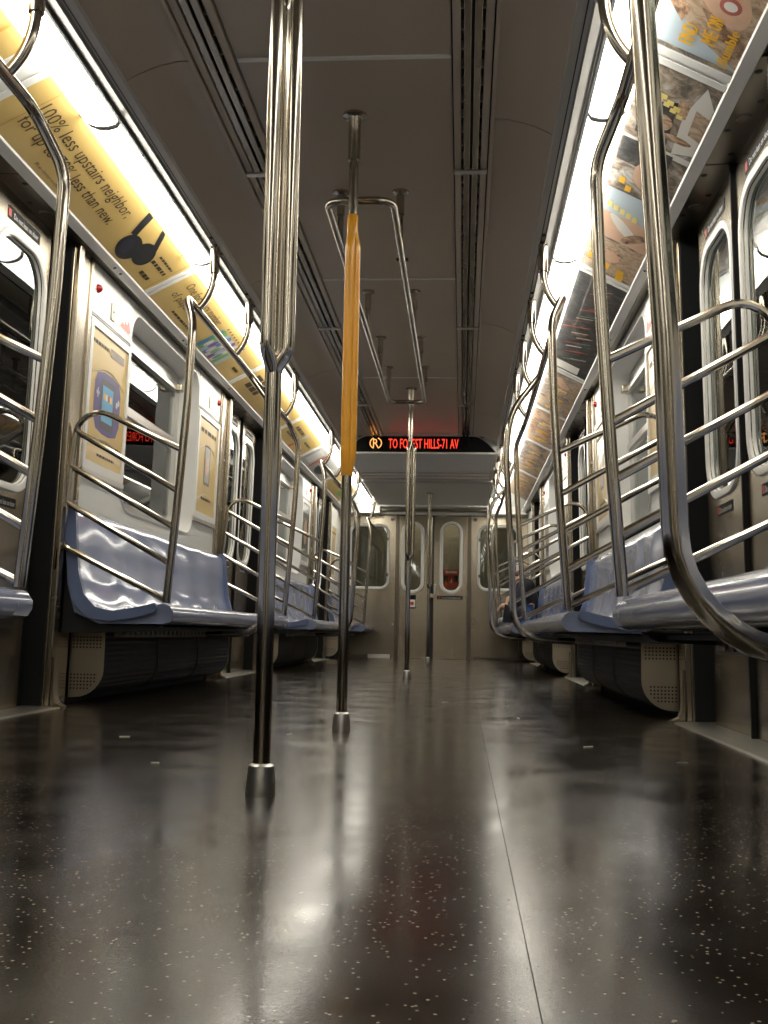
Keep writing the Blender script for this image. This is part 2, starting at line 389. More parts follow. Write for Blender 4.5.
for s in (-1, 1):
    bk = sheet(s, Y0, YE-.3, -.01, 1.0, -.004, th=.02).build('trim_5' if s < 0 else 'trim_6', 'light_tray')
    struct(bk, f'pale curved backing panel behind the advertising cards on the {SN[s]}', 'panel')
    sh = MB().prism([(s*x, z) for x, z in ((1.152, 1.944), (1.158, 1.934), (1.196, 1.920), (1.202, 1.928), (1.175, 1.955))], Y0, YE-.02).build('trim_7' if s < 0 else 'trim_8', 'frame_white')
    struct(sh, f'bright metal lip below the advertising cards on the {SN[s]}', 'trim')
    for c in CEN[1:]:
        for dy in (-1.2, -1.12, .0, .08, 1.2):
            MB().lathe([(.006, -.002), (.008, .003)], (s*1.178, c+dy, 1.925), 8).build('rivet', 'black', sh)
# left side
c = card(-1, 1.30, 2.99, 'ad_yellow', 'yellow advertising card at the top left corner of the picture, cut off by the frame')
patch(-1, rect(2.86, 2.875, .02, .98), 'ad_yellow_deep', c, .003)
c = card(-1, 3.16, 4.96, 'ad_yellow', 'yellow advertising card with two lines of dark text and dark headphones, upper left')
patch(-1, rect(3.27, 3.276, .02, .98), 'ad_yellow_deep', c, .003)
cardtext(-1, '100% less upstairs neighbor,', 3.29, 4.22, .52, .80, 'ad_ink', c)
cardtext(-1, 'for up to 70% less than new.', 3.29, 4.20, .235, .50, 'ad_ink', c)
cardtext(-1, 'Re-introducing', 3.56, 3.86, .08, .155, 'ad_ink', c)
hp = patch(-1, ell(4.47, .34, .10, .26, 22, .12), 'ad_dark', c, .0034); patch(-1, ell(4.60, .46, .095, .24, 22, .12), 'ad_dark', c, .0038)
patch(-1, [(4.36, .52), (4.41, .55), (4.33, .97), (4.27, .97)], 'ad_dark', c, .003); patch(-1, [(4.58, .66), (4.635, .66), (4.52, .97), (4.47, .97)], 'ad_dark', c, .003)
patch(-1, ell(4.45, .33, .05, .16, 18, .12), 'console_dark', c, .0042)
cardtext(-1, '~~~~~~~~~~', 4.70, 4.90, .62, .69, 'ad_ink', c); cardtext(-1, '~~~~~~~', 4.70, 4.90, .45, .56, 'ad_ink', c); cardtext(-1, '~~~~~~', 4.74, 4.86, .16, .28, 'ad_ink', c)
patch(-1, rect(4.925, 4.933, .02, .98), 'ad_yellow_deep', c, .003)
c = card(-1, 5.04, 6.84, 'ad_yellow', 'yellow advertising card reading One for every number, with a colourful striped picture')
cardtext(-1, 'One for every number', 5.14, 5.82, .60, .86, 'ad_ink', c); cardtext(-1, 'of players', 5.14, 5.46, .30, .54, 'ad_ink', c); cardtext(-1, '~~~~~~~~~~~~~', 5.34, 5.70, .13, .21, 'ad_ink', c)
cols = ['ad_teal', 'ad_green', 'ad_sky', 'ad_blue', 'ad_white', 'ad_purple', 'ad_white', 'ad_green', 'ad_sky']
for k, m in enumerate(cols):
    a = 5.93+.055*k; patch(-1, [(a, .06), (a+.055, .06), (a+.055, .78-.05*(k % 2)), (a, .78-.05*((k+1) % 2))], m, c, .003, 'picture_stripe')
    patch(-1, ell(a+.03, .25+.05*(k % 3), .022, .14, 14), cols[(k+3) % 9], c, .0034, 'picture_stripe'); patch(-1, ell(a+.035, .83, .010, .03, 10), 'ad_ink', c, .0034)
cardtext(-1, '~~~~~~', 6.62, 6.74, .30, .42, 'ad_ink', c)
c = card(-1, 6.92, 8.55, 'ad_yellow', 'yellow advertising card with a grey slanted picture, half hidden by the first pole')
cardtext(-1, '~~~~~~', 7.02, 7.5, .55, .82, 'ad_ink', c); cardtext(-1, '~~~~~~', 7.06, 7.4, .25, .5, 'ad_ink', c)
patch(-1, ell(7.95, .35, .14, .22, 20, .3), 'ad_grey', c, .003); patch(-1, ell(8.2, .62, .10, .14, 20, .3), 'ad_yellow_deep', c, .003)
c = card(-1, 8.64, 9.86, 'ad_yellow', 'yellow advertising card with fine print and a thin blue and red bar')
patch(-1, [(9.25, .25), (9.32, .22), (9.32, .80), (9.25, .83)], 'ad_sky', c, .003); patch(-1, rect(9.25, 9.32, .05, .25), 'ad_red', c, .0032)
cardtext(-1, '~~~~~~~~', 8.8, 9.2, .6, .78, 'ad_ink', c); cardtext(-1, '~~~~~~~~~~', 8.78, 9.2, .3, .4, 'ad_ink', c); cardtext(-1, '~~~~~~~', 9.45, 9.75, .5, .62, 'ad_ink', c); cardtext(-1, '~~~~~~', 9.5, 9.7, .2, .3, 'ad_ink', c)
c = card(-1, 9.95, 11.50, 'ad_grey', 'grey advertising card with dark and white blocks above the far left bench')
patch(-1, rect(10.05, 10.35, .2, .85), 'ad_white', c, .003); patch(-1, ell(10.9, .4, .25, .3), 'ad_dark', c, .003); patch(-1, ell(11.25, .6, .12, .2), 'ad_white', c, .0034); patch(-1, rect(10.42, 10.5, .1, .9), 'ad_red', c, .003)
c = card(-1, 11.60, 13.20, 'ad_yellow', 'small looking yellow advertising card furthest down the left side')
cardtext(-1, '~~~~~~', 11.8, 12.4, .4, .7, 'ad_ink', c); patch(-1, ell(12.75, .35, .2, .2), 'ad_green', c, .003)
# right side: photographic cards, words read towards the camera
def photo_person(c, y, v, k, flip=1):
    patch(1, ell(y, v, .13*k, .30*k, 22, .3*flip), 'photo_warm', c, .003); patch(1, ell(y+.02*flip, v-.03, .085*k, .24*k, 22, .3*flip), 'ad_skin', c, .0033)
    patch(1, ell(y+.03*flip, v-.12*k, .025*k, .06*k, 14), 'ad_lips', c, .0036); patch(1, ell(y+.03*flip, v-.12*k, .014*k, .034*k, 12), 'ad_white', c, .0039)
    patch(1, [(y+.18*k*flip, .03), (y+.03*flip, v-.22*k), (y-.2*k*flip, .03)], 'photo_cloth', c, .0031)
c = card(1, 1.25, 3.03, 'ad_sky', 'advertising card with a smiling face and orange lettering at the top right corner')
patch(1, [(2.995, .02), (2.93, .45), (2.80, .985), (2.3, .985), (2.3, .02)], 'photo_cloth', c, .0026)
patch(1, [(2.94, .03), (2.86, .42), (2.78, .62), (2.74, .60), (2.80, .30), (2.86, .03)], 'photo_warm', c, .0029); patch(1, ell(2.70, .44, .10, .36, 24, .2), 'ad_skin', c, .003)
patch(1, ell(2.735, .33, .035, .12, 18), 'ad_lips', c, .0034); patch(1, ell(2.735, .33, .020, .075, 16), 'ad_white', c, .0038)
patch(1, [(2.88, .75), (2.80, .98), (2.70, .98), (2.82, .70)], 'photo_warm', c, .003); patch(1, rect(3.005, 3.026, .02, .98), 'photo_street', c, .0029)
for word, a, b, v0, v1 in (('FIND', 2.965, 2.872, .55, .72), ('ME', 2.925, 2.868, .325, .49), ('ON', 2.850, 2.800, .325, .49), ('Bumble', 2.985, 2.822, .125, .245)):
    for o_ in (0, .0012, .0024, .0036): cardtext(1, word, a+o_, b+o_, v0, v1, 'ad_orange', c, .0042+o_*.02)
for k in range(4): patch(1, rect(2.994+.002*k, 3.010-.002*k, .12+.034*k, .14+.034*k), 'ad_orange', c, .0042, 'logo_bar')
c = card(1, 3.12, 4.93, 'photo_street', 'advertising card of photo collage with pale yellow block letters on the right cove')
patch(1, rect(3.13, 3.25, .03, .97), 'photo_street', c, .0026); patch(1, [(3.28, .45), (3.36, .85), (3.56, .85), (3.56, .40)], 'photo_dark', c, .003); patch(1, [(3.26, .30), (3.36, .30), (3.36, .42), (3.26, .45)], 'photo_warm', c, .003)
patch(1, [(3.14, .20), (3.24, .03), (3.56, .03), (3.60, .30), (3.34, .34)], 'ad_white', c, .0028); patch(1, [(3.60, .03), (3.60, .97), (3.64, .97), (3.64, .03)], 'ad_white', c, .0028); patch(1, [(3.30, .03), (3.46, .03), (3.44, .20), (3.28, .22)], 'photo_cloth', c, .003); patch(1, ell(3.43, .55, .05, .13, 16), 'photo_warm', c, .0034); patch(1, ell(3.50, .30, .022, .20, 16), 'photo_warm', c, .0034)
patch(1, rect(3.62, 3.80, .25, .97), 'photo_dark', c, .003); patch(1, ell(3.84, .42, .12, .26, 20), 'ad_skin', c, .0033); patch(1, ell(3.97, .25, .10, .22, 20), 'photo_warm', c, .003)
for k in range(5): patch(1, rect(3.225+.02*k, 3.255+.02*k, .80-.10*k, .89-.10*k), 'ad_pale', c, .004, 'block_letter'); patch(1, rect(3.265+.02*k, 3.29+.02*k, .74-.10*k, .82-.10*k), 'ad_pale', c, .004, 'block_letter')
for a, v in ((3.92, .74), (3.97, .62), (4.02, .30), (4.0, .16)): patch(1, rect(a, a+.05, v, v+.09), 'ad_orange', c, .004, 'block_letter')
patch(1, rect(4.04, 4.26, .03, .97), 'ad_sky', c, .003)
for k in range(5): patch(1, rect(4.16+.012*k, 4.21+.012*k, .80-.11*k, .88-.11*k), 'ad_pale', c, .004, 'block_letter')
patch(1, [(4.26, .03), (4.52, .03), (4.50, .97), (4.26, .97)], 'ad_skin', c, .0032); patch(1, ell(4.36, .5, .05, .3, 18, .3), 'ad_white', c, .0036); patch(1, ell(4.42, .3, .05, .2, 18, -.3), 'photo_warm', c, .0039)
patch(1, rect(4.53, 4.90, .03, .97), 'photo_cloth', c, .003); patch(1, ell(4.70, .55, .09, .2, 20), 'photo_warm', c, .0034); patch(1, ell(4.70, .52, .06, .14, 20), 'ad_skin', c, .0038)
for a, v in ((4.74, .78), (4.78, .50), (4.80, .22), (4.86, .2)): patch(1, rect(a, a+.07, v, v+.13), 'ad_orange', c, .0042, 'block_letter')
c = card(1, 5.02, 6.80, 'photo_dark', 'dark advertising card crossed by thin coloured diagonal streaks on the right cove')
for k in range(26):
    a = 5.12+.055*k; v = .08+.55*random.random(); m = random.choice(['ad_red', 'ad_tan', 'ad_grey', 'ad_blue', 'ad_brown', 'ad_white', 'ad_teal'])
    patch(1, [(a, v), (a+.012, v), (a+.10, v+.35), (a+.085, v+.35)], m, c, .003+.00005*k, 'streak')
patch(1, rect(6.60, 6.76, .25, .9), 'ad_white', c, .0044)
for i, (a, b, lab) in enumerate(((6.90, 8.05, 'advertising card with brown photo and yellow words, fourth along the right cove'), (8.12, 9.40, 'advertising card with tan photo and orange words, fifth along the right cove'), (9.48, 11.1, 'advertising card with pale photo of a face, sixth along the right cove'), (11.2, 13.0, 'advertising card with tan and blue photo, furthest along the right cove'))):
    c = card(1, a, b, ['photo_street', 'photo_warm', 'photo_street', 'photo_cloth'][i], lab)
    for k in range(3):
        yy = a+.22+(b-a-.3)*k/3; photo_person(c, yy, .55, 1.0, -1 if k % 2 else 1)
        for q in range(2): patch(1, rect(yy+.16+.06*q, yy+.21+.06*q, .3+.2*q, .62+.1*q), 'ad_orange' if k else 'ad_pale', c, .0042, 'block_letter')
    patch(1, rect(a+.02, b-.02, .03, .16), 'photo_street' if i % 2 else 'photo_warm', c, .0028)
    patch(1, rect(b-.35, b-.1, .2, .95), 'photo_cloth', c, .0029)

# ------------------------------------------------------------------ side walls
def on_wall(mb, s): return mb.apply(side(s))
def wall_text(string, s, ya_, yb, z0, z1, d, m, parent):
    fn = side(s); return lettering(string, lambda u, v: fn(d, ya_+(yb-ya_)*u, z0+(z1-z0)*v), m, parent)
WDTH = .69
def wall_poster(s, y0, y1, kind, label):
    z0, z1 = 1.055, 1.655
    t = thing('wall_poster', label, 'poster', (s*1.26, (y0+y1)/2, z0), 'framed posters beside the windows')
    fr = MB().plate(rrect(y0-.035, y1+.035, z0-.04, z1+.035, .012, 3), [list(reversed(rrect(y0, y1, z0, z1, .006, 2)))], .003, .013)
    on_wall(fr, s).build('poster_frame', 'frame_white', t, smooth=False)
    on_wall(MB().box(.003, .016, y0-.035, y1+.035, z0-.065, z0-.041), s).build('lower_ledge', 'aluminium', t, smooth=False)
    on_wall(MB().box(.002, .006, y0, y1, z0, z1), s).build('printed_sheet', 'ad_yellow' if kind != 'dark' else 'ad_grey', t, smooth=False)
    def pt(poly, m, d, name='printed_shape'):
        b = MB(); b.v = [side(s)(d, p[0], p[1]) for p in poly]; b.f = [tuple(q) for q in tessellate_polygon([[Vector((p[0], p[1], 0)) for p in poly]])]
        return b.build(name, m, t, smooth=False)
    yc = (y0+y1)/2; e = 1 if s < 0 else -1
    if kind == 'console':
        wall_text('~~~~~~~~~~~~', s, yc-e*.24, yc-e*.02, 1.585, 1.61, .0075, 'ad_ink', t); pt(rect(yc-.0, yc+.20, 1.575, 1.615), 'ad_brown', .0072)
        body = [(yc-.18, 1.42), (yc-.15, 1.47), (yc-.06, 1.485), (yc+.06, 1.485), (yc+.15, 1.47), (yc+.18, 1.42), (yc+.18, 1.27), (yc+.14, 1.215), (yc+.05, 1.20), (yc-.05, 1.20), (yc-.14, 1.215), (yc-.18, 1.27)]
        pt(body, 'console_purple', .0070); pt(rrect(yc-.10, yc+.10, 1.225, 1.455, .02, 3), 'console_dark', .0074); pt(rect(yc-.075, yc+.075, 1.26, 1.425), 'screen_blue', .0078)
        for k, m in enumerate(('ad_orange', 'ad_white', 'ad_red', 'ad_pale')): pt(rect(yc-.06+.03*k, yc-.035+.03*k, 1.36, 1.39), m, .0082)
        pt(rect(yc-.155, yc-.115, 1.37, 1.385), 'key_grey', .0076); pt(rect(yc-.1425, yc-.1275, 1.355, 1.40), 'key_grey', .0076)
        pt(ell(yc+.13, 1.37, .014, .016, 12), 'key_grey', .0076); pt(ell(yc+.155, 1.385, .014, .016, 12), 'key_grey', .0076)
        wall_text('~~~~~~~~~~~~', s, yc-e*.22, yc+e*.22, 1.135, 1.175, .0075, 'ad_ink', t); wall_text('~~~~~~~~~~~~', s, yc-e*.1, yc+e*.14, 1.09, 1.108, .0075, 'ad_ink', t)
    elif kind == 'phone':
        wall_text('~~~~~~~', s, yc-e*.2, yc+e*.2, 1.56, 1.60, .0075, 'ad_ink', t); pt(rrect(yc-.075, yc+.075, 1.24, 1.50, .012, 3), 'ad_brown', .0072); pt(rrect(yc-.06, yc+.06, 1.26, 1.485, .008, 3), 'ad_grey', .0076)
        pt(ell(yc, 1.36, .035, .06, 14), 'ad_skin', .008); wall_text('~~~~~~~', s, yc-e*.12, yc+e*.12, 1.14, 1.165, .0075, 'ad_ink', t)
    else:
        pt(rect(y0+.04, y1-.04, 1.15, 1.56), 'ad_dark', .0072); pt(ell(yc, 1.36, .11, .13), 'ad_tan', .0076)
    for (a, b, c2) in ((y0+.02, 1.45, y1-.03), (y0+.01, 1.13, y1-.02)):      # scratched film over the print
        pts = [side(s)(.0085, a+(c2-a)*k/8, b+.05*math.sin(PI*k/8)) for k in range(9)]
        MB().tube(pts, .0016, 4).build('scratch_line', 'ad_white', t)
    return t
POSTERS = {(-1, 2, 0): ('console', 'yellow framed poster with a purple handheld game console, beside the nearest left window'), (-1, 2, 1): ('phone', 'yellow framed poster with a tall grey phone, right of the nearest left window'),
           (-1, 3, 0): ('dark', 'grey framed poster beyond the second left door'), (-1, 3, 1): ('dark', 'small dark framed poster just before the third left door'),
           (1, 2, 0): ('phone', 'yellow framed poster beside the right window, behind the bars'), (1, 2, 1): ('phone', 'yellow framed poster further along the right wall, before the second door'),
           (1, 3, 0): ('dark', 'grey framed poster on the far right wall'), (1, 3, 1): ('dark', 'grey framed poster furthest along the right wall'), (-1, 1, 1): ('phone', 'yellow framed poster on the nearest left wall, out of view'), (1, 1, 1): ('phone', 'yellow framed poster on the nearest right wall, out of view')}
wcount = 0
for s in (-1, 1):
    wall = MB().box(-.26, -.22, Y0, YE, -.02, .62).box(-.26, -.22, Y0, YE, 1.97, 2.2)
    wall = on_wall(wall, s).build(f'wall_{SN[s]}', 'steel_dark', smooth=False)
    struct(wall, f'{SN[s]} side wall of the car with white panels, steel door posts and windows', 'wall')
    for ci, c in enumerate(CEN):
        y0, y1 = c-1.28, c+1.28
        hole = rrect(c-WDTH, c+WDTH, .90, 1.885, .13, 8)
        on_wall(MB().plate([(y0, .30), (y1, .30), (y1, 1.945), (y0, 1.945)], [list(reversed(hole))], -.02, 0), s).build('wall_panel', 'white_panel', wall, smooth=False)
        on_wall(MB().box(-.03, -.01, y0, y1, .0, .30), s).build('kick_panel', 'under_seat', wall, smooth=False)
        # recessed window: deep rounded reveal, rim, sashes, glass
        wcount += 1
        wn = thing(f'window_{wcount}', None, None, (s*1.33, c, .9), kind='structure')
        wn['label'] = f'recessed side window with rounded corners and a tilting upper sash, {SN[s]} wall, bench section {["behind the camera", "nearest the camera", "after the nearest door", "after the second door"][ci]}'; wn['category'] = 'window'
        inner = rrect(c-WDTH+.006, c+WDTH-.006, .906, 1.879, .125, 8)
        b = MB(); n = len(hole)
        for d, lp in ((.004, rrect(c-WDTH-.012, c+WDTH+.012, .888, 1.897, .14, 8)), (.006, hole), (-.13, inner), (-.15, inner)): b.v += [(d, p[0], p[1]) for p in lp]
        for r in range(3):
            for i in range(n): j = (i+1) % n; b.f.append((r*n+i, r*n+j, (r+1)*n+j, (r+1)*n+i))
        on_wall(b, s).build('reveal', 'frame_white', wn)
        gy0, gy1 = c-WDTH+.01, c+WDTH-.01
        on_wall(MB().plate(rrect(gy0, gy1, .91, 1.875, .12, 6), [list(reversed(rrect(gy0+.10, gy1-.10, .975, 1.41, .03, 4))), list(reversed(rrect(gy0+.10, gy1-.10, 1.485, 1.76, .03, 4)))], -.135, -.118), s).build('sash_frame', 'aluminium', wn, smooth=False)
        on_wall(MB().box(-.120, -.100, gy0+.04, gy1-.04, 1.425, 1.462), s).build('sash_rail', 'aluminium', wn, smooth=False, bevel=.003)
        on_wall(MB().box(-.118, -.095, gy0+.06, gy1-.06, 1.762, 1.785), s).build('latch_rail', 'aluminium', wn, smooth=False, bevel=.003)
        for yy in (gy0+.14, gy1-.14):
            on_wall(MB().box(-.095, -.06, yy-.03, yy+.03, 1.755, 1.80), s).build('latch', 'steel', wn, smooth=False, bevel=.006)
        on_wall(MB().box(-.131, -.127, gy0+.09, gy1-.09, .965, 1.42), s).build('pane', 'glass', wn, smooth=False)
        on_wall(MB().box(-.131, -.127, gy0+.09, gy1-.09, 1.475, 1.77), s).build('pane', 'glass', wn, smooth=False)
        # details on the panel
        for q, e in ((0, -1), (1, 1)):
            ye = c+e*.985; ya_, yb = ye-.285, ye+.285
            on_wall(MB().box(0, .004, ya_, yb, 1.712, 1.935), s).build('access_panel', 'white_panel', wall, smooth=False, bevel=.002)
            on_wall(MB().box(.0005, .003, ya_, yb, 1.700, 1.7035), s).build('panel_gap', 'black', wall, smooth=False)
            lamp = MB().lathe([(.020, 0), (.020, .004), (.016, .014), (.008, .021), (.001, .023)], (0, 0, 0), 14).apply(lambda x, y, z: (z+.004, ye+e*.22+y, 1.83+x))
            on_wall(lamp, s).build('indicator_lamp', 'red_lamp', wall)
            on_wall(MB().box(.004, .010, ye-.03, ye+.02, 1.745, 1.825), s).build('key_plate', 'plate_beige', wall, smooth=False, bevel=.003)
            on_wall(MB().box(.010, .012, ye-.01, ye, 1.782, 1.79), s).build('key_slot', 'black', wall, smooth=False)
            if e < 0 and ci >= 1:
                on_wall(MB().box(.004, .0055, ye+.10, ye+.28, 1.745, 1.90), s).build('notice_sheet', 'sticker_white', wall, smooth=False)
                b = MB(); b.v = [side(s)(.0063, ye+y_, z_) for y_, z_ in ((.105, 1.755), (.145, 1.785), (.165, 1.775), (.185, 1.80), (.205, 1.785), (.235, 1.815), (.25, 1.79), (.27, 1.76), (.24, 1.75))]; b.f = [tuple(range(9))]; b.build('notice_print', 'sticker_red', wall, smooth=False)
            # stainless door post with ridges, foot plate
            pa, pb = (y0-.24, y0) if e < 0 else (y1, y1+.24)
            on_wall(MB().box(-.22, .012, min(pa, pb), max(pa, pb), 0, 1.945), s).build('door_post', 'steel', wall, smooth=False, bevel=.003)
            es = (pa-.012, pa-.001) if e < 0 else (pb+.001, pb+.012)
            on_wall(MB().box(-.22, .004, *es, 0, 1.94), s).build('dark_gap_strip', 'rubber', wall, smooth=False)  # black strip added over the post's door side to darken the gap
            ra = (pa+.005, pa+.055) if e < 0 else (pb-.055, pb-.005)
            on_wall(MB().box(.012, .034, *ra, .0, 1.925), s).build('post_ridge', 'steel', wall, smooth=False, bevel=.004)
            rb = (pb-.05, pb-.02) if e < 0 else (pa+.02, pa+.05)
            on_wall(MB().box(.012, .018, *rb, .86, 1.93), s).build('post_strip', 'steel', wall, smooth=False)
            for k in range(6):
                yy = (pa+.08 if e < 0 else pb-.08); sc_ = MB().lathe([(.007, 0), (.006, .003)], (0, 0, 0), 8).apply(lambda x, y, z: (z+.012, yy+y, .12+.34*k+x)); on_wall(sc_, s).build('screw', 'screw', wall)
            hy = (pa+.035 if e < 0 else pb-.035); on_wall(MB().box(.018, .026, hy-.03, hy+.03, .555, .635), s).build('door_catch', 'steel_dark', wall, smooth=False)
            foot = MB().prism([(.04, .20), (.046, .20), (.050, .05), (.062, .02), (.09, .006), (.09, 0), (.04, 0)], *ra); on_wall(foot, s).build('foot_plate', 'steel', wall)
        for q, e in ((0, -1), (1, 1)):
            if (s, ci, q) in POSTERS and ci >= 2: wall_poster(s, c+e*.985-.25, c+e*.985+.25, *POSTERS[(s, ci, q)])
    # end section beyond the last door
    y0 = CEN[-1]+4.4-1.28
    on_wall(MB().box(-.02, 0, y0, YE, .30, 1.945), s).build('wall_panel', 'white_panel', wall, smooth=False)
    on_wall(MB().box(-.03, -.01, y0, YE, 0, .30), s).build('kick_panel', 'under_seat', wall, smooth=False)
    on_wall(MB().box(-.22, .012, y0-.24, y0, 0, 1.945), s).build('door_post', 'steel', wall, smooth=False, bevel=.003)
    on_wall(MB().box(.012, .034, y0-.235, y0-.185, 0, 1.925), s).build('post_ridge', 'steel', wall, smooth=False, bevel=.004)
    on_wall(MB().box(-.22, .004, y0-.252, y0-.241, 0, 1.94), s).build('dark_gap_strip', 'rubber', wall, smooth=False)  # same added black strip, darkening the gap at the last post
    if s < 0: wall_poster(s, y0+.10, y0+.55, 'phone', 'yellow framed poster on the short wall beyond the third left door')
    # shelf under the cards, deeper door-gear covers above the doors
    shelf = MB().prism([(s*x, z) for x, z in ((1.190, 1.930), (1.30, 1.946), (1.30, 1.965), (1.19, 1.95))], Y0, YE-.02)
    shelf.build('shelf_underside', 'steel_dark', wall, smooth=False)  # same steel in a darker copy, shade below shelf and covers in its colour
    for dc in DOORC[1:]:
        for k in range(2):
            a, b_ = dc-.70+.70*k+.004, dc+.70*k-.004
            cv = MB().prism([(s*x, z) for x, z in ((1.190, 1.924), (1.405, 1.936), (1.405, 1.96), (1.19, 1.95))], a, b_); cv.build('door_gear_cover', 'steel_dark', wall, smooth=False, bevel=.003)
            for q in range(4):
                x = 1.215+.055*(q % 2); yy = a+.08+.18*q; MB().lathe([(.004, -.004), (.011, -.002), (.011, .004)], (s*x, yy, 1.924+(x-1.19)*.056), 12).build('cover_fastener', 'black', wall)
            MB().lathe([(.010, -.005), (.022, -.004), (.026, 0), (.026, .004)], (s*1.245, a+.36, 1.9265), 16).build('cover_lock', 'steel_dark', wall)

# ------------------------------------------------------------------ side doors
dn = 0
for s in (-1, 1):
    for di, dc in enumerate(DOORC[1:]):
        dn += 1
        D = thing(f'door_{dn}', None, None, (s*1.33, dc, 0), kind='structure'); D['category'] = 'door'
        D['label'] = f'{["", "nearest ", "second ", "third "][di]}pair of stainless sliding doors with tall rounded windows on the {SN[s]}'
        on_wall(MB().box(-.24, -.20, dc-.56, dc+.56, 0, 1.97), s).build('pocket_backing', 'black', D, smooth=False) if False else None
        for e in (-1, 1):
            a, b_ = (dc-.56, dc-.006) if e < 0 else (dc+.006, dc+.56)
            wy0, wy1 = (a+.055, b_-.075) if e < 0 else (a+.075, b_-.055)
            hole = rrect(wy0, wy1, .86, 1.77, .13, 8)
            lf = on_wall(MB().plate([(a, .005), (b_, .005), (b_, 1.938), (a, 1.938)], [list(reversed(hole))], -.075, -.045), s).build('door_leaf', 'steel', D, smooth=False)
            b = MB(); n = len(hole)
            prof = ((-.045, .035), (-.036, .030), (-.034, .016), (-.038, .004), (-.060, -.004))
            for d, g in prof: b.v += [(d, p[0], p[1]) for p in rrect(wy0-g, wy1+g, .86-g, 1.77+g, .13+g, 8)]
            for r in range(len(prof)-1):
                for i in range(n): j = (i+1) % n; b.f.append((r*n+i, r*n+j, (r+1)*n+j, (r+1)*n+i))
            on_wall(b, s).build('window_rim', 'frame_white', lf)
            on_wall(MB().plate(rrect(wy0-.002, wy1+.002, .858, 1.772, .13, 8), [], -.062, -.058), s).build('pane', 'glass', lf, smooth=False)
            on_wall(MB().box(-.09, -.03, (dc-.006 if e < 0 else dc), (dc if e < 0 else dc+.006), .005, 1.938), s).build('rubber_seal', 'rubber', lf, smooth=False)
            ym = (wy0+wy1)/2; f_ = 1 if s < 0 else -1
            on_wall(MB().box(-.045, -.0435, ym-.15, ym+.15, 1.825, 1.872), s).build('door_sticker', 'sticker_black', lf, smooth=False)
            wall_text('Do not lean on door', s, ym-f_*.10, ym+f_*.13, 1.836, 1.858, -.0428, 'sticker_white', lf)
            on_wall(MB().box(-.0435, -.0428, ym-f_*.135-.012, ym-f_*.135+.012, 1.834, 1.862), s).build('sticker_badge', 'sticker_red', lf, smooth=False)
            on_wall(MB().box(-.045, -.0435, ym-.11, ym+.11, .765, .803), s).build('door_sticker', 'sticker_black', lf, smooth=False)
            wall_text('Do not lean on door', s, ym-f_*.07, ym+f_*.10, .773, .793, -.0428, 'sticker_white', lf)
            on_wall(MB().box(-.0435, -.0428, ym-f_*.09-.01, ym-f_*.09+.01, .772, .797), s).build('sticker_badge', 'sticker_red', lf, smooth=False)
            oy = (dc-.685, dc-.50) if e < 0 else (dc+.50, dc+.685)
            on_wall(MB().box(-.10, -.080, *oy, 0, 1.94), s).build('pocket_gap', 'rubber', D, smooth=False)
        MB().prism([(s*x, z) for x, z in ((1.20, .0005), (1.205, .006), (1.36, .008), (1.36, .0005))], dc-.67, dc+.67).build('door_sill', 'threshold', D, smooth=False)

# ------------------------------------------------------------------ far end wall, dropped ceiling, header
ew = thing('wall_end', 'stainless end wall of the car with a pair of narrow doors and side windows', 'wall', (0, YE, 0), kind='structure')
def endplate(outer, holes, y0, y1, name, m, parent):
    b = MB().plate(outer, holes, y0, y1); b.apply(lambda d, x, z: (x, d, z)); return b.build(name, m, parent, smooth=False)
def rim(parent, x0, x1, z0, z1, r, y, w_=.035, m='frame_white'):
    hole = rrect(x0, x1, z0, z1, r, 8); n = len(hole); b = MB(); prof = ((0, w_), (-.012, w_-.006), (-.014, .012), (-.008, .002), (.015, -.003))
    for d, g in prof: b.v += [(p[0], y+d, p[1]) for p in rrect(x0-g, x1+g, z0-g, z1+g, r+g, 8)]
    for q in range(len(prof)-1):
        for i in range(n): j = (i+1) % n; b.f.append((q*n+i, q*n+j, (q+1)*n+j, (q+1)*n+i))
    return b.build('window_rim', m, parent)
for s in (-1, 1):
    xa_, xb = sorted((s*.505, s*1.28)); h0, h1 = sorted((s*.62, s*1.10))
    endplate([(xa_, 0), (xb, 0), (xb, 1.96), (xa_, 1.96)], [list(reversed(rrect(h0, h1, .94, 1.75, .09, 8)))], YE, YE+.03, 'end_panel', 'steel', ew)
    wn = thing('window_9' if s < 0 else 'window_10', f'rounded window in the end wall {SN[s]} of the doors', 'window', (s*.86, YE, .94), kind='structure')
    rim(wn, h0, h1, .94, 1.75, .09, YE); endplate(rrect(h0, h1, .94, 1.75, .09, 8), [], YE+.012, YE+.016, 'pane', 'glass', wn)
    for z in (1.10, 1.58): MB().box(min(s*.600, s*.622), max(s*.600, s*.622), YE-.018, YE-.010, z-.02, z+.02).build('rim_clip', 'steel_dark', wn, smooth=False)
    p0, p1 = sorted((s*.455, s*.505)); MB().box(p0, p1, YE-.035, YE+.03, 0, 1.93).build('door_jamb', 'steel_dark', ew, smooth=False, bevel=.004)
    MB().box(*sorted((s*.530, s*.575)), YE-.012, YE, 1.83, 1.87).build('end_bracket', 'steel_dark', ew, smooth=False)
    MB().box(*sorted((s*.54, s*1.28)), YE-.004, YE, .0, .03).build('base_strip', 'steel_dark', ew, smooth=False)
MB().box(-.85, -.56, YE-.06, YE-.004, .0, .045).build('heater_plate_glare', 'frame_white', ew, smooth=False, bevel=.004)  # heater kick plate, its white standing in for the glare on it
MB().box(-.455, .455, YE+.005, YE+.03, 1.895, 1.96).build('door_lintel', 'black', ew, smooth=False)
D = thing('door_9', 'pair of narrow stainless end doors with slim rounded windows at the far end', 'door', (0, YE, 0), kind='structure')
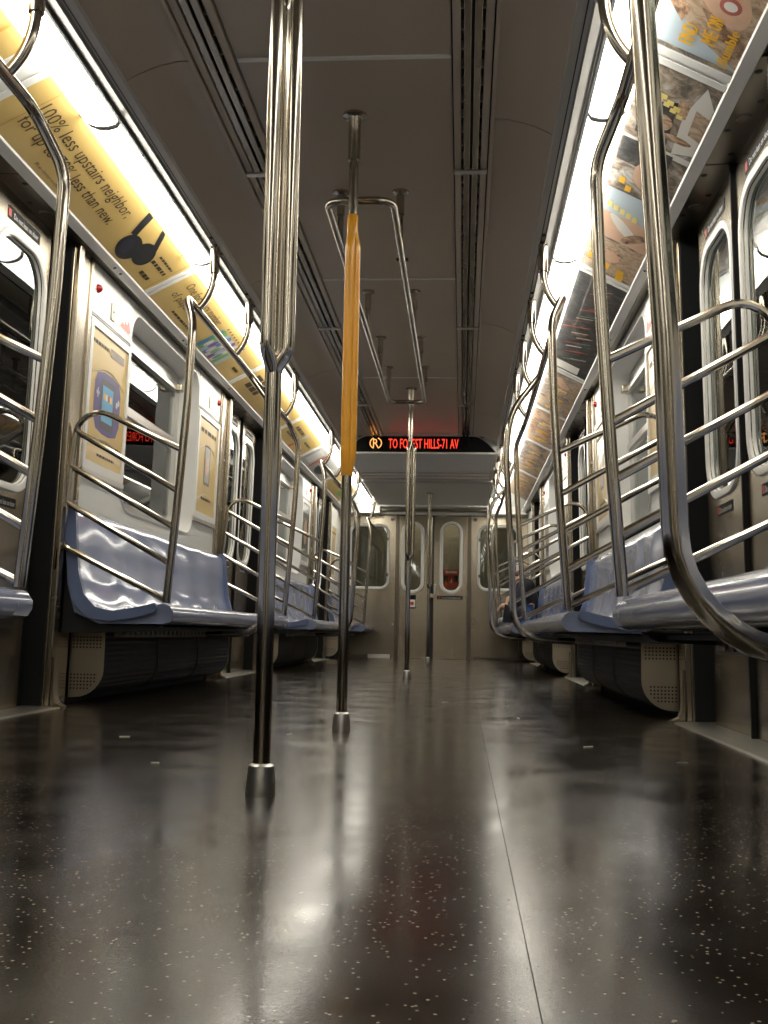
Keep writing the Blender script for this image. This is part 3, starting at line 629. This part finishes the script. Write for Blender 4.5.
for x0, x1, wx0, wx1 in ((-.450, -.035, -.385, -.165), (.008, .450, .128, .348)):
    lf = endplate([(x0, .004), (x1, .004), (x1, 1.89), (x0, 1.89)], [list(reversed(rrect(wx0, wx1, .90, 1.785, .108, 8)))], YE-.01, YE+.03, 'door_leaf', 'steel', D)
    rim(lf, wx0, wx1, .90, 1.785, .108, YE-.01, .042); endplate(rrect(wx0, wx1, .90, 1.785, .108, 8), [], YE+.006, YE+.010, 'pane', 'glass', lf)
    if x0 > 0:
        MB().box(.055, .395, YE-.013, YE-.010, .785, .832).build('door_sticker', 'sticker_black', lf, smooth=False)
        lettering('Do not ride between cars', lambda u, v: (.12+.25*u, YE-.0138, .797+.022*v), 'sticker_white', lf); MB().box(.075, .10, YE-.0142, YE-.013, .795, .822).build('sticker_badge', 'sticker_red', lf, smooth=False)
    else:
        MB().box(-.325, -.225, YE-.013, YE-.010, .66, .835).build('door_sticker', 'sticker_black', lf, smooth=False); MB().box(-.318, -.232, YE-.0142, YE-.013, .675, .775).build('sticker_panel', 'sticker_white', lf, smooth=False)
        b = MB().lathe([(.026, 0), (.026, .001)], (0, 0, 0), 16).apply(lambda x, y, z: (-.275+x, YE-.0143-z, .725+y)); b.build('sticker_badge', 'sticker_red', lf)
MB().box(-.035, .008, YE+.01, YE+.03, 0, 1.90).build('centre_gap', 'black', D, smooth=False)
MB().box(-.07, .03, YE-.045, YE-.010, .80, .86).build('door_latch', 'steel', D, smooth=False, bevel=.006); MB().box(.012, .035, YE-.06, YE-.04, .84, .98).build('latch_lever', 'aluminium', D, smooth=False, bevel=.005)
# ceiling drop behind the sign
dp = MB().box(-.684, .684, 9.70, 10.75, 1.955, 2.10).build('trim_9', 'ceiling_drop', smooth=False); struct(dp, 'lowered grey ceiling box behind the destination sign', 'ceiling')
MB().box(-.70, .70, 10.77, 11.55, 1.972, 2.0).build('vent_tray', 'ceiling_panel', dp, smooth=False)
for k in range(3): MB().box(-.66, .66, 10.83+.22*k, 10.90+.22*k, 1.962, 1.974).build('tray_bar', 'ceiling_drop', dp, smooth=False)
MB().prism([(x, z) for x, z in ((-.70, 1.945), (.70, 1.945), (.70, 1.985), (-.70, 1.985))], 11.50, 11.62).build('cross_lip', 'aluminium', dp, smooth=False, bevel=.01)
MB().box(-.70, .70, 11.62, 13.75, 1.965, 2.0).build('rear_panel', 'ceiling_drop', dp, smooth=False)
hd = thing('trim_10', 'ribbed metal header above the end doors', 'header', (0, YE, 1.9), kind='structure')
for k, (z0, z1, y) in enumerate(((1.905, 1.935, 14.26), (1.940, 1.975, 14.20), (1.980, 2.03, 14.05), (2.035, 2.09, 13.85))):
    MB().box(-.705, .705, y, YE, z0, z1).build('header_rib', ['frame_white', 'steel', 'frame_white', 'ceiling_drop'][k], hd, smooth=False, bevel=.006)
for s in (-1, 1): MB().box(*sorted((s*.705, s*1.28)), YE-.3, YE-.02, 1.90, 2.11).build('header_end', 'ceiling_drop', hd, smooth=False)
# neighbouring car seen through the end glass
nb = MB().box(-1.35, 1.35, 15.35, 15.40, -.1, 2.3).build('wall_neighbour', 'neighbour', smooth=False); struct(nb, 'brown end of the neighbouring car seen through the end windows', 'wall')
sg = thing('warning_sign', 'red sign with black and white blocks seen through the right end door window', 'sign', (.23, 15.3, 1.1))
b = MB().plate([(.09, 1.02), (.14, .97), (.32, .97), (.37, 1.02), (.37, 1.24), (.09, 1.24)], [], 15.31, 15.34).apply(lambda d, x, z: (x, d, z)); b.build('sign_board', 'sticker_red', sg, smooth=False)
for x0, x1, m in ((.085, .125, 'sticker_white'), (.125, .185, 'sticker_black'), (.27, .33, 'sticker_black'), (.33, .375, 'sticker_white')): MB().box(x0, x1, 15.304, 15.309, 1.06, 1.15).build('sign_block', m, sg, smooth=False)
MB().box(.15, .31, 15.304, 15.309, 1.185, 1.215).build('sign_bar', 'sticker_white', sg, smooth=False); b = MB(); b.v = [(.215, 15.305, 1.05), (.245, 15.305, 1.05), (.24, 15.305, 1.12)]; b.f = [(0, 1, 2)]; b.build('sign_mark', 'sticker_white', sg, smooth=False)
MB().box(-.45, .45, 14.86, 14.98, 2.12, 2.16).build('added_fill_strip', 'fill_glow', nb, smooth=False)  # glowing strip added to brighten the neighbouring car's end
MB().box(-.1, .5, 15.2, 15.34, .86, .95).build('wall_ledge', 'frame_white', nb, smooth=False)

# rear wall behind the camera and the dark tunnel outside
rw = MB().box(-1.35, 1.35, Y0-.05, Y0, 0, 2.2).build('wall_rear', 'steel', smooth=False); struct(rw, 'plain stainless wall closing the car behind the camera', 'wall')
for s in (-1, 1):
    tw = MB().box(*sorted((s*2.75, s*2.85)), Y0, 17, -1.5, 3.2).build(f'wall_tunnel_{SN[s]}', 'tunnel', smooth=False); struct(tw, f'dark greenish tunnel wall outside the {SN[s]} windows', 'wall')
    for z, r in ((1.62, .022), (1.50, .014), (.95, .03)): MB().tube([(s*2.68, -4+k*1.5, z-.03*math.sin(k*1.9)) for k in range(15)], r, 6).build('cable_run', 'cable', tw)

# ------------------------------------------------------------------ benches
SP = [(1.264, .825), (1.246, .815), (1.230, .78), (1.222, .66), (1.208, .53), (1.178, .445), (1.120, .400), (1.04, .388), (.95, .402), (.875, .420), (.830, .424), (.805, .414), (.790, .392), (.790, .370), (.802, .350), (.830, .342), (1.10, .338), (1.205, .385), (1.240, .50), (1.252, .66), (1.266, .80)]
NTOP = 9
def bench(s, y0, y1, nseat, nshell, label, roll=True):
    t = thing('bench_seat', label, 'bench', (s*1.03, (y0+y1)/2, .34), 'moulded benches along the side walls')
    L = (y1-y0)/nshell; sw = (y1-y0)/nseat
    for q in range(nshell):
        a, b_ = y0+L*q+.002, y0+L*(q+1)-.002; rows = []; m = max(8, int((b_-a)/.05)); b = MB(); n = len(SP)
        for i in range(m+1):
            y = a+(b_-a)*i/m; ph = (y-y0)/sw; dip = .5-.5*math.cos(2*PI*ph); edge = min(1, min(i, m-i)/1.0)
            for j, (x, z) in enumerate(SP):
                k = 0
                if 2 <= j <= 9: k = math.sin(PI*(j-1)/9.5)
                gx, gz = (.010*k*dip, 0) if j < 5 else (0, -.009*k*dip)
                sh = 0; x = min(x, 1.258)
                b.v.append((s*(x+gx+(sh if 9 < j < 15 else 0)), y, z+gz))
        for i in range(m):
            for j in range(n): k = (j+1) % n; b.f.append((i*n+j, i*n+k, (i+1)*n+k, (i+1)*n+j))
        for i0 in (0, m):
            for tri in tessellate_polygon([[Vector((x, z, 0)) for x, z in SP]]): b.f.append(tuple(i0*n+k for k in tri))
        b.build('seat_shell', 'seat', t, sharp=50)
    # raised end rims
    for e, yy in ((0, y0), (1, y1)):
        prof = [(1.258, .838), (1.226, .834), (1.208, .79), (1.198, .66), (1.184, .545), (1.158, .458), (1.110, .408), (1.04, .392), (.95, .406), (.86, .427), (.852, .408), (.862, .388), (.95, .364), (1.05, .349), (1.14, .364), (1.200, .425), (1.230, .54), (1.246, .66), (1.256, .80)]
        ya_, yb = (yy-.028, yy-.001) if e == 0 else (yy+.001, yy+.028)
        MB().prism([(s*x, z) for x, z in prof], ya_, yb).build('end_rim', 'seat_edge', t)
        yp = (yy+.03, yy+.05) if e == 0 else (yy-.05, yy-.03)
        MB().prism([(s*x, z) for x, z in ((1.250, .30), (1.266, .30), (1.257, .80), (1.256, .78), (1.250, .66), (1.240, .50), (1.208, .378), (1.10, .332), (.84, .336), (.88, .312), (1.15, .30))], *yp).build('support_bracket', 'under_seat', t, smooth=False)
    nose = [(.878, .418), (.830, .4245), (.805, .4145), (.7895, .392), (.7895, .370), (.8015, .350), (.830, .3415), (.878, .345)]
    if roll: MB().prism([(s*x, z) for x, z in nose], y1-.002, y1+.10).build('front_roll', 'seat', t)
    MB().box(*sorted((s*.90, s*1.25)), y0+.05, y1-.05, .318, .330).build('seat_pan', 'under_seat', t, smooth=False)
    MB().box(*sorted((s*1.02, s*1.05)), y0+.06, y1-.06, .285, .318).build('support_beam', 'steel_dark', t, smooth=False)
    for k in range(int((y1-y0-.2)/.075)): MB().box(*sorted((s*1.012, s*1.0195)), y0+.1+.075*k, y0+.135+.075*k, .293, .312).build('beam_slot', 'screw', t, smooth=False)
    return t
def heater(s, y0, y1, label):
    t = thing('heater_guard', label, 'heater', (s*1.22, (y0+y1)/2, .03), 'ribbed heater guards under the benches')
    pr = []
    path = [(1.135, .298), (1.135, .15)]+[(1.135+.115*(1-math.cos(a)), .15-.115*math.sin(a)) for a in [PI/2*k/8 for k in range(1, 9)]]
    fine = []
    for (x0, z0), (x1, z1) in zip(path, path[1:]):
        l = math.hypot(x1-x0, z1-z0); m = max(1, int(l/.011))
        for k in range(m): fine.append((x0+(x1-x0)*k/m, z0+(z1-z0)*k/m, (z0-z1)/l, (x1-x0)/l))
    b = [(x-(nx*.003 if i % 2 else 0), z-(nz*.003 if i % 2 else 0)) for i, (x, z, nx, nz) in enumerate(fine)]
    b += [(1.25, .035), (1.272, .035), (1.272, .298)]
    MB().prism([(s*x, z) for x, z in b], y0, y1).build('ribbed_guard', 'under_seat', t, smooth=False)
    for e, yy in ((-1, y0), (1, y1)):
        out = path+[(1.25, .030), (1.285, .030), (1.285, .300)]
        out = [(1.128, .302), (1.128, .15)]+[(1.128+.122*(1-math.cos(a)), .15-.122*math.sin(a)) for a in [PI/2*k/8 for k in range(1, 9)]]+[(1.278, .026), (1.278, .302)]
        ya_, yb = (yy-.008, yy-.001) if e < 0 else (yy+.001, yy+.008)
        ep = MB().prism([(s*x, z) for x, z in out], ya_, yb).build('end_plate', 'perforated', t, smooth=False, bevel=.002)
        h = MB(); yf = (ya_-.001, ya_) if e < 0 else (yb, yb+.001)
        for (cols, rws, x0, z0) in ((9, 4, 1.142, .235), (8, 5, 1.162, .062)):
            for i in range(cols):
                for j in range(rws):
                    x = x0+.0145*i; z = z0+.0145*j
                    if z < .12 and (x-1.25)**2+(z-.148)**2 > .105**2 and x < 1.25: continue
                    h.box(*sorted((s*x, s*(x+.0065))), *yf, z, z+.0065)
        tag(h.build('vent_hole', 'black', ep, smooth=False), kind='stuff')
    for k in range(1, 3):
        yy = y0+(y1-y0)*k/3; MB().tube([(s*(x-.004), yy, z) for x, z in path], .005, 6).build('guard_strap', 'steel_dark', t)
    return t
where = ['', 'nearest the camera', 'between the nearest and second doors', 'between the second and third doors']
for s in (-1, 1):
    for k in (1, 2, 3):
        c = CEN[k]
        bench(s, c-1.42, c+1.42, 6, 2, f'long blue-grey moulded bench on the {SN[s]}, {where[k]}')
        heater(s, c-1.24, c+1.24, f'dark heater guard with perforated ends under {SN[s]} bench {where[k]}')
    bench(s, 13.20, YE-.06, 2, 1, f'short blue-grey bench at the end wall on the {SN[s]}', roll=False)
    heater(s, 13.36, YE-.07, f'dark heater guard under the short {SN[s]} bench at the end wall')

# ------------------------------------------------------------------ grab rail frames on the benches
RT = .0175
def grabrail(s, y0, y1, hang, label, mid=True, near=True, far=True):
    t = thing('grab_rail', label, 'handrail', (s*.80, (y0+y1)/2, .42), 'bench grab rails with slanted side bars')
    pts = []
    low = lambda y, e: [(s*.808, y, .427), (s*.780, y, .80), (s*.752, y, 1.26), (s*.742, y, 1.60), (s*.800, y+e*.10, 1.738)]
    rail = (low(y0, 1) if near else [(s*.80, y0, 1.738)])+(list(reversed(low(y1, -1))) if far else [(s*.80, y1, 1.738)])
    MB().tube(fillet(rail, [.6]*0+([.8, .8, .14, .12] if near else [])+([.12, .14, .8, .8] if far else []), 6), RT, 12).build('rail_tube', 'tube', t)
    for y in hang:
        MB().tube([(s*.728, y, 2.03)]+[(s*(.728+.072*q*q), y, 1.92-.182*(1.25*q-.25*q*q)) for q in [k/10 for k in range(11)]], .015, 12).build('hanger', 'tube', t)
        MB().lathe([(.021, 0), (.021, .13), (.018, .132)], (s*.728, y, 1.905), 14).build('hanger_socket', 'tube', t)
    if mid:
        ym = (y0+y1)/2
        MB().tube(fillet([(s*.985, ym, .296), (s*.665, ym, .310), (s*.652, ym, .70), (s*.618, ym, 1.28), (s*.640, ym, 1.52), (s*.800, ym+.04, 1.738)], [.16, 1.0, 1.0, .35], 8), RT, 14).build('middle_stanchion', 'tube', t)
    for on, y, e in ((near, y0, 1), (far, y1, -1)):
        if not on: continue
        X = lambda z: .808-(z-.424)*.068
        top = fillet([(s*1.252, y, .74), (s*1.208, y, 1.262), (s*X(1.055), y, 1.055)], .10, 8)
        bot = fillet([(s*1.252, y, .76), (s*1.262, y, .66), (s*X(.428), y, .438)], .09, 7)
        MB().tube(top, .0125, 10).build('side_bar', 'tube', t); MB().tube(bot, .0125, 10).build('side_bar', 'tube', t)
        for za_, zb, xw in ((1.135, .885, 1.220), (.985, .735, 1.232), (.835, .585, 1.245)):
            MB().tube([(s*xw, y, za_), (s*X(zb), y, zb)], .0125, 10).build('side_bar', 'tube', t)
    return t
for s in (-1, 1):
    for k in (1, 2, 3):
        c = CEN[k]; grabrail(s, c-1.467, c+1.467, [c-1.18, c-.39, c+.39, c+1.18], f'steel grab rail frame over the {SN[s]} bench {where[k]}')
    grabrail(s, 13.15, YE-.02, [13.45], f'short steel grab rail frame over the {SN[s]} end bench', mid=False, far=False)

# ------------------------------------------------------------------ centre poles
def pole(y, label, sleeve=False, zs=.86, ze=1.71, ztop=ZC, az=(-1.95, -.15, 1.8), x=0.0):
    t = thing('floor_pole', label, 'pole', (x, y, 0), 'centre poles from floor to ceiling')
    m = 'yellow_sleeve' if sleeve else 'tube'
    MB().tube([(x, y, .02), (x, y, zs+.02)], .0175, 18).build('lower_tube', 'tube', t)
    MB().tube([(x, y, ze-.02), (x, y, ztop-.01)], .0165, 18).build('upper_tube', 'tube', t)
    br = .0085 if sleeve else .024
    for a in az:
        dx, dy = math.cos(a), math.sin(a); pts = []
        for u in range(61):
            k = u/60; z = zs-.01+(ze-zs+.02)*k; b_ = min(1, k/.055, (1-k)/.07); b_ = b_*b_*(3-2*b_)
            pts.append((x+dx*(.004+br*b_), y+dy*(.004+br*b_), z))
        MB().tube(pts, .0150 if not sleeve else .0175, 14).build('split_tube', m, t)
    if sleeve:
        MB().lathe([(.0195, -.035), (.0205, -.032), (.0205, .05), (.019, .055)], (x, y, zs-.0), 20).build('sleeve_collar', m, t)
        MB().lathe([(.019, -.05), (.0205, -.045), (.0190, .07), (.0175, .075)], (x, y, ze), 20).build('sleeve_collar', m, t)
    MB().lathe([(.0300, 0), (.0300, .008), (.0262, .050), (.0250, .057), (.0200, .061), (.0175, .062)], (x, y, .0), 24).build('base_collar', 'aluminium', t)
    MB().lathe([(.0175, -.17), (.0215, -.168), (.0215, -.016), (.024, -.012), (.042, -.008), (.042, 0)], (x, y, ztop), 24).build('ceiling_flange', 'tube', t)
    return t
pole(2.15, 'nearest steel floor pole, splitting into three tubes above waist height')
pole(3.58, 'floor pole with a long orange sleeve, in front of the ceiling loop rail', sleeve=True, zs=.88, ze=1.68)
pole(7.80, 'thin looking steel pole crossing the destination sign')
pole(12.55, 'furthest steel pole, in front of the end doors', ztop=1.965)

# ceiling loop rail
t = thing('ceiling_loop_rail', 'long steel loop rail hanging under the centre of the ceiling', 'handrail', (0, 5.5, 1.9))
lp = [(.118*math.cos(a)*1.0, 0, 0) for a in (0,)]
loop = fillet([(0, 3.80, 1.90), (-.122, 3.80, 1.90), (-.122, 7.26, 1.90), (.122, 7.26, 1.90), (.122, 3.80, 1.90), (0, 3.80, 1.90)], [.09, .05, .05, .09], 7)
MB().tube(loop[:-1], .0145, 12, closed=True).build('loop_tube', 'tube', t)
for y in (4.24, 5.53, 6.42, 7.16):
    for x in (-.122, .122):
        h = MB().tube([(x, y, 1.905), (x, y, ZC-.005)], .0125, 10).build('loop_hanger', 'tube', t)
        MB().lathe([(.0165, -.10), (.0165, -.014), (.034, -.008), (.034, 0)], (x, y, ZC), 18).build('hanger_flange', 'tube', h)
sm = MB().box(.055, .115, 5.02, 5.06, ZC-.006, ZC).build('ceiling_sensor', 'black_gloss', bevel=.004); tag(sm, 'small black oval sensor set flush in the ceiling inside the loop rail', 'sensor')

# ------------------------------------------------------------------ destination sign
t = thing('destination_sign', 'black destination sign with red letters TO FOREST HILLS-71 AV', 'sign', (0, 9.66, 1.95))
arc = [(.475+.21*k/8, 2.108-.150*(k/8)**1.8) for k in range(9)]
prof = [(-x, z) for x, z in reversed(arc)]+[(x, z) for x, z in arc]
MB().prism(prof, 9.645, 9.70).build('sign_face', 'black_gloss', t, smooth=False)
MB().tube([(x, 9.643, z) for x, z in prof], .007, 6).build('sign_border', 'aluminium', t)
MB().box(-.684, .684, 9.64, 9.70, 1.940, 1.956).build('sign_lip', 'ceiling_drop', t, smooth=False)
yl = 9.6425
lettering('TO FOREST HILLS-71 AV', lambda u, v: (-.290+.632*u, yl, 1.990+.088*v), 'led_red', t)
lettering('R', lambda u, v: (-.432+.050*u, yl, 1.998+.078*v), 'led_amber', t, 'route_letter')
for a0 in (PI*.62, -PI*.38): 
    MB().tube([(-.407+.052*math.cos(a0+PI*.76*k/10), yl, 2.037+.050*math.sin(a0+PI*.76*k/10)) for k in range(11)], .0045, 6).build('route_ring', 'led_amber', t)

# ------------------------------------------------------------------ seated passenger, mostly hidden by the bars on the far right bench
def skinned(name, verts, edges, radii, m, parent, root=0, sub=2):
    me = bpy.data.meshes.new(name); me.from_pydata(verts, edges, []); me.materials.append(MATS[m])
    o = bpy.data.objects.new(name, me); COL.objects.link(o)
    sk = o.modifiers.new('skin', 'SKIN'); sk.use_smooth_shade = True
    for v_ in me.vertices: v_.co.z += LIFT; v_.co.x -= .035
    if not me.skin_vertices:
        bm = bmesh.new(); bm.from_mesh(me); bm.verts.layers.skin.verify(); bm.to_mesh(me); bm.free()
    for i, r in enumerate(radii):
        me.skin_vertices[0].data[i].radius = (r, r) if not isinstance(r, tuple) else r; me.skin_vertices[0].data[i].use_root = (i == root)
    ss = o.modifiers.new('sub', 'SUBSURF'); ss.levels = sub; ss.render_levels = sub
    if parent is not None: o.parent = parent; o.matrix_parent_inverse = parent.matrix_basis.inverted()
    return o
py = 11.32
LIFT = .022
P = thing('person', 'person in a black top curled up on the far right bench, bare knees drawn up', 'person', (1.1, py, .40))
# one continuous figure: pelvis, spine, neck, head, arms, legs; hunched over drawn-up knees, feet on the seat
bv = [(1.10, py, .525), (1.115, py, .64), (1.10, py, .76), (1.06, py, .85), (1.02, py, .885), (.975, py, .885), (.925, py, .865),      # 0-6 spine to head
      (1.06, py-.17, .80), (1.00, py-.22, .64), (.87, py-.13, .60), (.83, py-.07, .60),                                             # 7-10 arm
      (1.06, py+.17, .80), (1.00, py+.22, .64), (.87, py+.13, .60), (.83, py+.07, .60),                                             # 11-14 arm
      (1.06, py-.09, .51), (.915, py-.10, .70), (.925, py-.10, .57), (.925, py-.10, .475), (.845, py-.11, .452),                      # 15-19 leg
      (1.06, py+.09, .51), (.915, py+.10, .70), (.925, py+.10, .57), (.925, py+.10, .475), (.845, py+.11, .452)]                      # 20-24 leg
be = [(0, 1), (1, 2), (2, 3), (3, 4), (4, 5), (5, 6), (3, 7), (7, 8), (8, 9), (9, 10), (3, 11), (11, 12), (12, 13), (13, 14), (0, 15), (15, 16), (16, 17), (17, 18), (18, 19), (0, 20), (20, 21), (21, 22), (22, 23), (23, 24)]
br = [.105, .10, .105, .09, .050, .082, .074, .056, .042, .033, .028, .056, .042, .033, .028, .080, .056, .050, .034, .026, .080, .056, .050, .034, .026]
skinned('body', bv, be, br, 'skin', P)
skinned('top', [bv[0], bv[1], bv[2], bv[3], bv[7], bv[8], (.90, py-.15, .61), bv[11], bv[12], (.90, py+.15, .61)], [(0, 1), (1, 2), (2, 3), (3, 4), (4, 5), (5, 6), (3, 7), (7, 8), (8, 9)], [.112, .114, .118, .102, .070, .055, .046, .070, .055, .046], 'cloth_dark', P)
skinned('shorts', [bv[0], bv[15], (1.0, py-.095, .59), bv[20], (1.0, py+.095, .59)], [(0, 1), (1, 2), (0, 3), (3, 4)], [.114, .092, .084, .092, .084], 'cloth_blue', P)
skinned('hair', [(1.02, py, .935), (.975, py, .94), (.92, py, .925), (.96, py-.055, .90), (.96, py+.055, .90)], [(0, 1), (1, 2), (1, 3), (1, 4)], [.05, .066, .05, .042, .042], 'hair', P)
for e in (-1, 1):
    skinned('shoe', [(.935, py+e*.102, .462), (.87, py+e*.108, .458), (.80, py+e*.112, .455)], [(0, 1), (1, 2)], [.036, .034, .026], 'shoe', P)
    for k in range(4):
        yy = py+e*(.045+.018*k); skinned('finger', [(.838, yy, .60), (.812, yy, .592), (.798, yy, .572), (.795, yy, .552)], [(0, 1), (1, 2), (2, 3)], [.0095, .009, .0085, .0075], 'skin', P, sub=1)
    skinned('thumb', [(.85, py+e*.04, .61), (.83, py+e*.022, .612), (.81, py+e*.014, .606)], [(0, 1), (1, 2)], [.011, .010, .008], 'skin', P, sub=1)
    MB().lathe([(.002, -.008), (.008, -.004), (.008, .004), (.002, .008)], (.818, py+e*.030, .894), 10).build('eye', 'sticker_black', P)
bg = skinned('handbag', [(1.02, py-.42, .50), (.93, py-.43, .51), (.86, py-.42, .52)], [(0, 1), (1, 2)], [(.05, .07), (.08, .09), (.05, .06)], 'cloth_dark', None, 1)
tag(bg, 'dark soft bag lying on the far right bench beside the seated person', 'bag')
